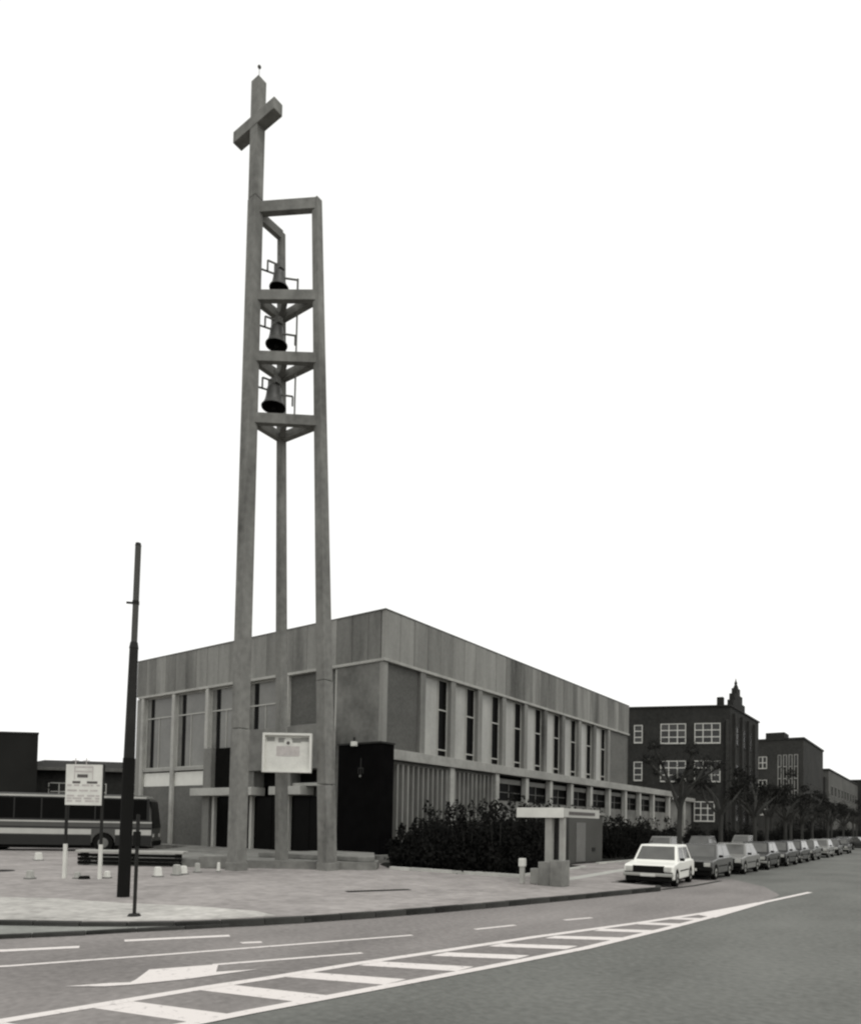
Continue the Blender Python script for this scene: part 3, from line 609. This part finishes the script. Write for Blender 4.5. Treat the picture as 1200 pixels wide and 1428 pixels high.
# ------------------------------------------------------------------ vehicles
def quad_panel(mb, pts, t=.012):
    p = [Vector(q) for q in pts]; n_ = (p[1]-p[0]).cross(p[2]-p[0]).normalized()
    return mb.hexa([q-n_*t for q in p], [q+n_*.004 for q in p])
def wheel(parent, x, y, r_, w_, side):
    wh = MB().tube([(x-w_/2,y,r_),(x+w_/2,y,r_)], r_, 18).build('wheel', 'tyre', parent, world=False)
    xo = x+side*(w_/2+.004)
    MB().tube([(x,y,r_),(xo,y,r_)], r_*.58, 14).build('rim', 'chrome', wh, world=False)
    MB().tube([(xo,y,r_),(xo+side*.015,y,r_)], r_*.2, 8).build('hub', 'metal_dark', wh, world=False)
def car(x, y, rz, body, label, L=4.0, W=1.62, H=1.38, hood=1.05, tail=.15, group=None, lower=None, name='parked_car', plate=True):
    """front towards local -y; local origin at the middle of the front bumper line"""
    c = thing(name, label, 'car', (x,y,0), rz, group)
    hw = W/2; zb = .24; belt = .83; wr = .29
    fa, ra = .68, L-.72
    def arch(yc): return [(yc-wr-.07, zb)]+[(yc-(wr+.07)*math.cos(t), .27+(wr+.05)*math.sin(t)) for t in [math.pi*k/8 for k in range(1,8)]]+[(yc+wr+.07, zb)]
    prof = [(.06,.30),(.02,.52),(.05,.70),(.16,.745),(hood,belt),(L-.2-tail*.3,belt+.02),(L-.06,belt-.06),(L-.02,.5),(L-.06,.28)]
    prof = [(.1,zb)]+prof[0:]+[(L-.12,zb)]+arch(ra)[::-1]+arch(fa)[::-1]
    b = MB().sideprism(prof, -hw, hw).build('body', body, c, bevel=.035, world=False)
    # cabin
    y0, y1, y2, y3 = hood-.04, hood+.55, L-.42-tail, L-.10-tail*.4
    zr = H; hi = hw-.06; ht = hw-.2; bz = belt-.03
    P = dict(fl=(-hi,y0,bz), fr=(hi,y0,bz), bl=(-hi,y3,bz), br=(hi,y3,bz), Fl=(-ht,y1,zr), Fr=(ht,y1,zr), Bl=(-ht,y2,zr), Br=(ht,y2,zr))
    MB().hexa([P['fl'],P['fr'],P['br'],P['bl']], [P['Fl'],P['Fr'],P['Br'],P['Bl']]).build('cabin', body, c, bevel=.04, world=False)
    V = {k: Vector(v) for k, v in P.items()}
    def inset(a, b_, c_, d_, u0, u1, v0, v1):    # a-b bottom, d-c top
        f = lambda u, v: (a.lerp(b_, u)).lerp(d_.lerp(c_, u), v)
        return [f(u0,v0), f(u1,v0), f(u1,v1), f(u0,v1)]
    mb = MB(); quad_panel(mb, inset(V['fl'],V['fr'],V['Fr'],V['Fl'],.06,.94,.14,.90)); mb.build('windscreen', 'car_glass', c, world=False)
    mb = MB(); quad_panel(mb, inset(V['br'],V['bl'],V['Bl'],V['Br'],.07,.93,.2,.88)); mb.build('rear_window', 'car_glass', c, world=False)
    for u0, u1 in ((.1,.47),(.51,.9)):
        mb = MB(); quad_panel(mb, inset(V['fr'],V['br'],V['Br'],V['Fr'],u0,u1,.16,.86)); mb.build('side_window', 'car_glass', c, world=False)
        mb = MB(); quad_panel(mb, inset(V['bl'],V['fl'],V['Fl'],V['Bl'],1-u1,1-u0,.16,.86)); mb.build('side_window', 'car_glass', c, world=False)
    MB().box(-hw+.31,hw-.31,-.012,.06,.5,.71).build('grille', 'iron_black', c, world=False)
    MB().box(-hw+.03,hw-.03,-.004,.05,.455,.5).build('front_gap', 'iron_black', c, world=False)
    for s in (-1,1):
        MB().box(min(s*(hw-.32),s*(hw-.08)),max(s*(hw-.32),s*(hw-.08)),-.014,.07,.53,.68).build('headlight', 'lamp_glass', c, bevel=.01, world=False)
        MB().box(min(s*(hw-.02),s*(hw+.14)),max(s*(hw-.02),s*(hw+.14)),hood+.12,hood+.2,belt+.03,belt+.13).build('mirror', 'iron_black', c, bevel=.02, world=False)
        wheel(c, s*(hw-.09), fa, wr, .17, s); wheel(c, s*(hw-.09), ra, wr, .17, s)
        MB().box(min(s*(hw+.001),s*(hw+.012)),max(s*(hw+.001),s*(hw+.012)),fa+.45,ra-.45,.5,.54).build('trim_strip', 'iron_black', c, world=False)
    MB().box(-hw-.01,hw+.01,-.07,.03,.36,.47).build('bumper', 'chrome' if lower is None else lower, c, bevel=.02, world=False)
    MB().box(-hw+.06,hw-.06,.02,.12,.2,.355).build('valance', 'iron_black', c, world=False)
    MB().box(-hw-.005,hw+.005,L-.05,L+.05,.36,.48).build('bumper', 'iron_black', c, bevel=.02, world=False)
    if plate: MB().box(-.25,.25,-.082,-.072,.355,.46).build('number_plate', 'white_paint', c, world=False)
    MB().box(-hw+.1,hw-.1,.2,L-.2,.17,.4).build('underbody', 'iron_black', c, world=False)
    return c
row = 'cars parked nose to tail at the kerb'
car(-8.22, 23.75, R(6), 'car_white', 'white boxy hatchback at the near end of the parked row', L=3.85, W=1.66, H=1.40, hood=1.0)
car(-8.15, 28.4, R(2), 'car_grey', 'grey hatchback parked directly behind the white hatchback', L=3.9, W=1.62, H=1.38, lower='iron_black')
car(-8.1, 33.1, R(1), 'car_silver', 'silver saloon parked third in the row at the kerb', L=4.1, W=1.62, H=1.36, tail=.5, lower='iron_black')
for k, (y, m_) in enumerate([(37.9,'car_dark'),(42.6,'car_dark'),(47.6,'car_dark'),(53.0,'car_grey'),(60.0,'car_silver'),(66.5,'car_grey'),(73,'car_dark')]):
    lab = m_[4:]+' saloon, '+ORD[k+3]+' car in the kerb row counting from the white hatchback'
    car(-8.05+random.uniform(-.1,.1), y, R(random.uniform(-2,2)), m_, lab, L=4.1, W=1.62, H=1.37, tail=.45 if k % 2 else .2, group=row, lower='iron_black' if k % 2 else None)
car(-14.9, 44.0, R(0), 'car_silver', 'pale car behind the white hatchback, parked on the inner side', L=4.1, H=1.46, hood=.9)
car(-14.9, 53.0, R(3), 'car_grey', 'grey car on the inner side seen over the grey hatchback roof', L=4.2, H=1.46, hood=.9)
car(-14.9, 66.0, R(0), 'car_silver', 'pale car on the inner side near the school gable', L=4.2, H=1.5, hood=.8)
car(-6.5, 92.0, R(80), 'car_grey', 'grey car turning across the far end of the street', L=4.2, H=1.42)
car(-9.5, 88.0, R(-4), 'car_dark', 'dark car standing at the far end of the tree row', L=4.0, H=1.4)

def bus():
    b = thing('bus', 'single deck bus with dark windows and pale waist stripe', 'bus', (-35.75,22.55,.1), 0)
    b.rotation_euler.z = math.atan2(4.29,3.98)        # local +x is forwards, the side at -y faces the plaza
    L, W, H = 11.4, 2.5, 3.16; bd = []
    wr = .5; wf, wb = -2.55, -8.4
    def arch(c): return [(c+wr*1.16*math.cos(t), .48+wr*1.14*math.sin(t)) for t in [math.pi*k/8 for k in range(0,9)]]
    prof = [(0,.3),(-.02,1.3),(-.1,2.3),(-.28,3.0),(-.5,H),(-L+.35,H),(-L+.08,3.0),(-L,2.2),(-L,.3)]
    prof = prof + arch(wb)[::-1] + arch(wf)[::-1]
    mb = MB(); n_ = len(prof)
    mb.add([(x,0,z) for x,z in prof]+[(x,W,z) for x,z in prof], [tuple(range(n_)), tuple(range(2*n_-1,n_-1,-1))]+[(i,(i+1)%n_,n_+(i+1)%n_,n_+i) for i in range(n_)])
    mb.build('body', 'bus_grey', b, bevel=.05, world=False)
    MB().box(-L+.2,-.35,-.02,.02,2.98,3.08).build('cant_rail', 'bus_stripe', b, world=False)
    MB().box(-L+.15,-.18,-.008,.0,1.72,2.96).build('window_band', 'bus_dark', b, world=False)
    x = -.32
    while x > -L+1.2:
        MB().box(x-1.28,x,-.02,-.006,1.8,2.9).build('side_window', 'glass_dark', b, world=False); x -= 1.36
    MB().box(-L+.05,-.03,-.014,.0,1.60,1.68).build('waist_line', 'bus_stripe', b, world=False)
    MB().box(-L+.05,-.03,-.014,.0,1.30,1.36).build('waist_line', 'bus_dark', b, world=False)
    for x0, x1 in ((wf+.62,-.05),(wb+.62,wf-.62),(-L+.05,wb-.62)):
        MB().box(x0,x1,-.02,.0,.95,1.24).build('stripe', 'bus_stripe', b, world=False)
        MB().box(x0,x1,-.012,.0,.36,.9).build('skirt', 'bus_dark', b, world=False)
    for x in (wf, wb):
        for y, s in ((.16,-1),(W-.16,1)):
            wh = MB().tube([(x,y-.14,wr),(x,y+.14,wr)], wr, 20).build('wheel', 'tyre', b, world=False)
            MB().tube([(x,y,wr),(x,y+s*.15,wr)], wr*.55, 16).build('rim', 'metal_grey', wh, world=False)
        MB().tube([(x,.25,.55),(x,W-.25,.55)], .54, 16).build('wheel_housing', 'iron_black', b, world=False)
    MB().hexa([(-.06,.12,1.35),(.03,.12,1.35),(.03,W-.12,1.35),(-.06,W-.12,1.35)], [(-.28,.18,2.85),(-.17,.18,2.85),(-.17,W-.18,2.85),(-.28,W-.18,2.85)]).build('windscreen', 'glass_dark', b, world=False)
    for y in (.22,W-.52): MB().box(-.02,.03,y,y+.3,.82,1.02).build('headlight', 'lamp_glass', b, world=False)
    MB().box(-.1,.06,.05,W-.05,.34,.62).build('bumper', 'iron_black', b, bevel=.03, world=False)
    MB().box(-L+.3,-.3,.3,W-.3,.18,.5).build('underbody', 'iron_black', b, world=False)
bus()

# ------------------------------------------------------------------ street trees (pollarded)
def tree(x, y, h, seed, label, group):
    rnd = random.Random(seed)
    t = thing('street_tree', label, 'tree', (x,y,PZ), rnd.uniform(0,6.28), group)
    fork = h*.5; tr = MB()
    tr.tube([(0,0,-.05),(.02,.0,.4),(.0,.03,fork*.6),(.04,0,fork)], [.2,.14,.12,.13], 9)
    blobs = []
    nl = rnd.randint(6,8)
    for k in range(nl):
        a = 6.283*k/nl+rnd.uniform(-.35,.35); r1 = rnd.uniform(.5,.9); r2 = rnd.uniform(1.0,2.1); hz = rnd.uniform(.62,1.0)*h
        p1 = (r1*math.cos(a), r1*math.sin(a), fork+(hz-fork)*.3); p2 = (r2*math.cos(a+.2), r2*math.sin(a+.2), hz*.9); 
        z0 = fork*rnd.uniform(.88,1.0)
        tr.tube([(0,0,z0-.1),p1,p2], [.10,.07,.05], 6)
        tr.lathe([(.01,-.13),(.11,-.06),(.13,.04),(.06,.13),(.01,.15)], 7, p2)
        blobs.append((p2[0],p2[1],p2[2]+.12, .36,.36,.30))
        if rnd.random() < .85:
            b_ = a+rnd.uniform(-.8,.8); p3 = (p1[0]+.7*math.cos(b_), p1[1]+.7*math.sin(b_), p1[2]+rnd.uniform(.3,1.0))
            tr.tube([p1,p3], [.06,.04], 5); blobs.append((*p3,.3,.3,.26))
        for q in range(5):
            d = Vector((rnd.gauss(0,.6),rnd.gauss(0,.6),rnd.uniform(.2,1))).normalized()*rnd.uniform(.35,.75)
            tr.tube([p2,(p2[0]+d.x,p2[1]+d.y,p2[2]+d.z)], [.022,.006], 4)
    tr.build('trunk', 'bark', t, world=False)
    v, f = foliage(blobs, 1500, .07, rnd)
    v2, f2 = foliage([(b[0],b[1],b[2],.75,.75,.7) for b in blobs], 500, .06, rnd)
    MB().add(v, f).add(v2, f2).build('crown', 'leaf_tree', t, world=False)
tree(-10.7,35.4,6.6,1,'pollarded street tree beside the low church wing, first of its row',None)
tree(-10.7,43.2,6.0,2,'pollarded street tree in front of the school ground floor window',None)
for k, y in enumerate((50.5,56,62,68,74,80,87,94,102,111,121,132)):
    tree(-10.7+random.uniform(-.4,.4), y, 6.1+random.uniform(-.5,.6), 10+k, 'pollarded street tree, '+ORD[k+2]+' in the kerb row counting from the church wing', 'street trees along the kerb')
for k, (x,y) in enumerate([(-17,84),(-17,92),(-16.6,100),(-16.8,108),(-17,117),(-16.5,128),(-16.8,140),(-13,146),(-11,160),(-8,170),(-16,156)]):
    tree(x, y, 6.8+random.uniform(-.6,.8), 40+k, 'pollarded tree before the far buildings, '+ORD[k]+' counting from the school gable', 'trees before the far buildings')
for k in range(11):
    shrub(-13.6+random.uniform(-.5,.5), 78+k*5.5, 1.9, 2.6+random.uniform(-.3,.5), 320+k, 'dark shrub under the far street trees, '+ORD[k]+' from the school corner', 'shrubs under the far trees')
for k, (x,y) in enumerate([(-20.4,71.5),(-17.6,72.5),(-15.4,74)]):
    shrub(x,y,1.3,2.2,300+k,'dark shrub at the foot of the school facade, '+ORD[k]+' counting from the church wing','shrubs below the school windows')

# ------------------------------------------------------------------ school and buildings along the street
def wall_frame(A, B):     # returns function (s along, z, out) -> world point for a facade from A to B, outward normal to the right of AB
    A = Vector((*A,0)); B = Vector((*B,0)); d = (B-A).normalized(); nrm = Vector((d.y,-d.x,0))
    return lambda s, z, o: A+d*s+nrm*o+Vector((0,0,z))
def fbox(mb, W, s0, s1, z0, z1, o0, o1):
    return mb.hexa([W(s0,z0,o1),W(s1,z0,o1),W(s1,z0,o0),W(s0,z0,o0)], [W(s0,z1,o1),W(s1,z1,o1),W(s1,z1,o0),W(s0,z1,o0)])
def bwindow(W, s0, s1, z0, z1, cols, rows, parent, pane='pane_sky', fr='frame_white', bar=.05):
    m_ = MB(); t = .09
    fbox(m_,W,s0,s0+t,z0,z1,.0,.07); fbox(m_,W,s1-t,s1,z0,z1,.0,.07); fbox(m_,W,s0+t,s1-t,z0,z0+t*1.6,.0,.09); fbox(m_,W,s0+t,s1-t,z1-t,z1,.0,.07)
    w_ = m_.build('window', fr, parent)
    for i in range(cols):
        for j in range(rows):
            a0 = s0+(s1-s0)*i/cols+.03; a1 = s0+(s1-s0)*(i+1)/cols-.03; b0 = z0+(z1-z0)*j/rows+.03; b1 = z0+(z1-z0)*(j+1)/rows-.03
            fbox(MB(),W,a0,a1,b0,b1,.005,.025).build('pane', pane, w_)
    m_ = MB()
    for i in range(1,cols): s = s0+(s1-s0)*i/cols; fbox(m_,W,s-bar,s+bar,z0+t,z1-t,.003,.05)
    for j in range(1,rows): z = z0+(z1-z0)*j/rows; fbox(m_,W,s0+t,s1-t,z-bar,z+bar,.004,.046)
    if m_.v: m_.build('glazing_bar', fr, w_)
    return w_
CX, CY_ = -18.5, 78.3
dx, dy = -.928, -.371
school = thing('school_building', 'dark brick three storey school with white gridded windows and gable finial', 'school', (CX,CY_,0))
A = (CX+dx*18, CY_+dy*18); B = (CX, CY_)
ZS = 15.0
MB().prism([A, B, (CX,92.2), (CX+dx*18,95)], -.02, ZS).build('wall', 'brick_school', school)
MB().prism([(A[0]-.1,A[1]-.1),(B[0]+.12,B[1]-.12),(CX+.12,92.35),(CX+dx*18,95.1)], ZS+.003, ZS+.16).build('coping', 'roof_dark', school)
WF = wall_frame(A, B)
S = lambda s: 18-s        # metres measured leftwards from the street corner
for z0, z1 in ((11.05,13.25),(6.95,9.25)):
    bwindow(WF, S(3.55), S(.95), z0, z1, 3, 3, school)
    bwindow(WF, S(7.0), S(4.4), z0, z1, 3, 3, school)
    bwindow(WF, S(9.75), S(8.85), z0+.1, z1-.1, 1, 3, school)
bwindow(WF, S(3.55), S(1.5), 2.75, 4.9, 3, 3, school)
bwindow(WF, S(7.0), S(4.6), 2.75, 4.9, 3, 3, school)
mb = MB(); fbox(mb, WF, S(.45), S(.12), 0, 13.6, .0, .25); mb.build('drainpipe_pier', 'brick_school_b', school)
# stepped gable with finial towards the street
MB().box(CX-.5,CX+.1,79.2,84.6,ZS+.17,ZS+.9).build('gable_step', 'brick_school', school)
MB().box(CX-.5,CX+.1,80.0,83.4,ZS+.9,ZS+1.7).build('gable_step', 'brick_school', school)
MB().box(CX-.45,CX+.08,80.8,82.4,ZS+1.7,ZS+2.4).build('gable_step', 'brick_school', school)
MB().box(CX-1.5,CX-.9,78.9,79.6,ZS+.17,ZS+1.2).build('chimney', 'brick_school', school)
MB().lathe([(.3,0),(.22,.3),(.12,.5),(.18,.65),(.08,.85),(.01,1.2)], 8, (CX-.2,81.6,ZS+2.4)).build('finial', 'roof_dark', school)
WS = wall_frame((CX,CY_),(CX,92.2))
for k, s in enumerate((1.4,4.6,7.8,11.0)):
    mb = MB(); fbox(mb, WS, s-.2, s+.2, 0, 14.4, .0, .28); mb.build('pilaster', 'brick_school_b', school)
for s in (2.2,5.4,8.6):
    for z0 in (2.8,7.0,11.1): bwindow(WS, s, s+1.5, z0, z0+2.1, 2, 3, school, fr='metal_dark')

def block_building(name, label, x0, x1, y0, y1, z, m, roof=None):
    b = thing(name, label, 'building', (x1,y0,0))
    MB().box(x0,x1,y0,y1,-.02,z).build('wall', m, b)
    MB().box(x0-.15,x1+.15,y0-.15,y1+.15,z+.003,z+.3).build('parapet', roof or 'roof_dark', b)
    return b
b2 = block_building('office_building', 'dark brick block with tall pale window strips and rooftop box beyond the school', -34, -18.5, 125, 147, 16.6, 'brick_school_b', 'brick_school')
MB().box(-24.2,-21.4,126,130,16.9,18.0).build('rooftop_box', 'roof_dark', b2)
W2 = wall_frame((-34,125),(-18.5,125))
for s in (11.8,12.6,13.4,14.2): bwindow(W2, s, s+.55, 6.5, 14.2, 1, 4, b2, fr='concrete_ledge', bar=.06)
for z in (12.0,8.2,4.4):
    for s in (5.6,7.2,8.9): bwindow(W2, s, s+1.3, z, z+2.0, 2, 2, b2, bar=.06)
b3 = block_building('street_building', 'pale grey rendered terrace receding along the far street', -30, -18.2, 152, 205, 13.6, 'render_grey')
MB().box(-29,-18.6,150.5,151.99,0,12.2).build('front_wing', 'brick_school_b', b3)
W3 = wall_frame((-18.2,152),(-18.2,205))
for k in range(9):
    for z in (8.8,5.0): bwindow(W3, 3+k*5.4, 6+k*5.4, z, z+2, 2, 1, b3, fr='metal_grey')
b4 = block_building('corner_building', 'dark block closing the far end of the street', -30, 6, 212, 230, 15.2, 'brick_school')
W4 = wall_frame((-30,212),(6,212))
for k in range(10):
    for z in (10.5,6.5): bwindow(W4, 2+k*3.4, 3.6+k*3.4, z, z+2, 2, 2, b4)

# ------------------------------------------------------------------ buildings behind the bus
bb = thing('dark_building', 'tall windowless black block behind the bus', 'building', (-62.6,28.5,0))
MB().prism([(-73.0,19.5),(-62.6,28.5),(-78.5,35.0),(-86,24)], -.02, 9.0).build('wall', 'brick_black', bb)
MB().prism([(-73.1,19.4),(-62.5,28.5),(-78.5,35.1),(-86.1,24)], 9.003, 9.15).build('parapet', 'roof_dark', bb)
hb = thing('low_building', 'long low dark building behind the printed sign and bus', 'building', (-60,45,0))
A, B = (-74.5,32),(-52,54)
MB().prism([A, B, (-57.5,60), (-80,38)], -.02, 6.6).build('wall', 'brick_school', hb)
MB().prism([(-74.3,31.4),(-51.3,54),(-57.5,60.5),(-81,38)], 6.603, 6.95).build('eaves', 'concrete_rough', hb)
MB().hexa([(-74.2,31.6,6.953),(-51.5,54,6.953),(-57.5,60.3,6.953),(-80.6,38,6.953)], [(-76.2,35.4,7.9),(-55,56.2,7.9),(-56,57.4,7.9),(-77.4,36.6,7.9)]).build('roof', 'roof_dark', hb)
WH = wall_frame(A, B)
for s in (3,6.5,10,13.5,17,21): bwindow(WH, s, s+2.0, 3.6, 5.4, 2, 2, hb)
for s in (4,12,18): bwindow(WH, s, s+2.0, .8, 2.4, 2, 1, hb)
gr = thing('garden_wall', 'low pale wall behind the bus roof line', 'wall', (-56,36,0))
MB().prism([(-63.5,29.2),(-50.6,41.6),(-50.8,41.8),(-63.7,29.4)], -.02, 3.2).build('wall', 'render_grey', gr)
MB().prism([(-63.5,29.1),(-50.5,41.6),(-50.8,41.9),(-63.8,29.4)], 3.203, 3.32).build('coping', 'concrete_light', gr)
for k, (x,y) in enumerate([(-66,30.5),(-63,33),(-59.5,37),(-55.5,40.5)]):
    shrub(x-1.5,y+1.5,1.6,4.6,400+k,'dark bushy shrub behind the low pale wall, '+ORD[k]+' counting from the black block','shrubs behind the pale wall')
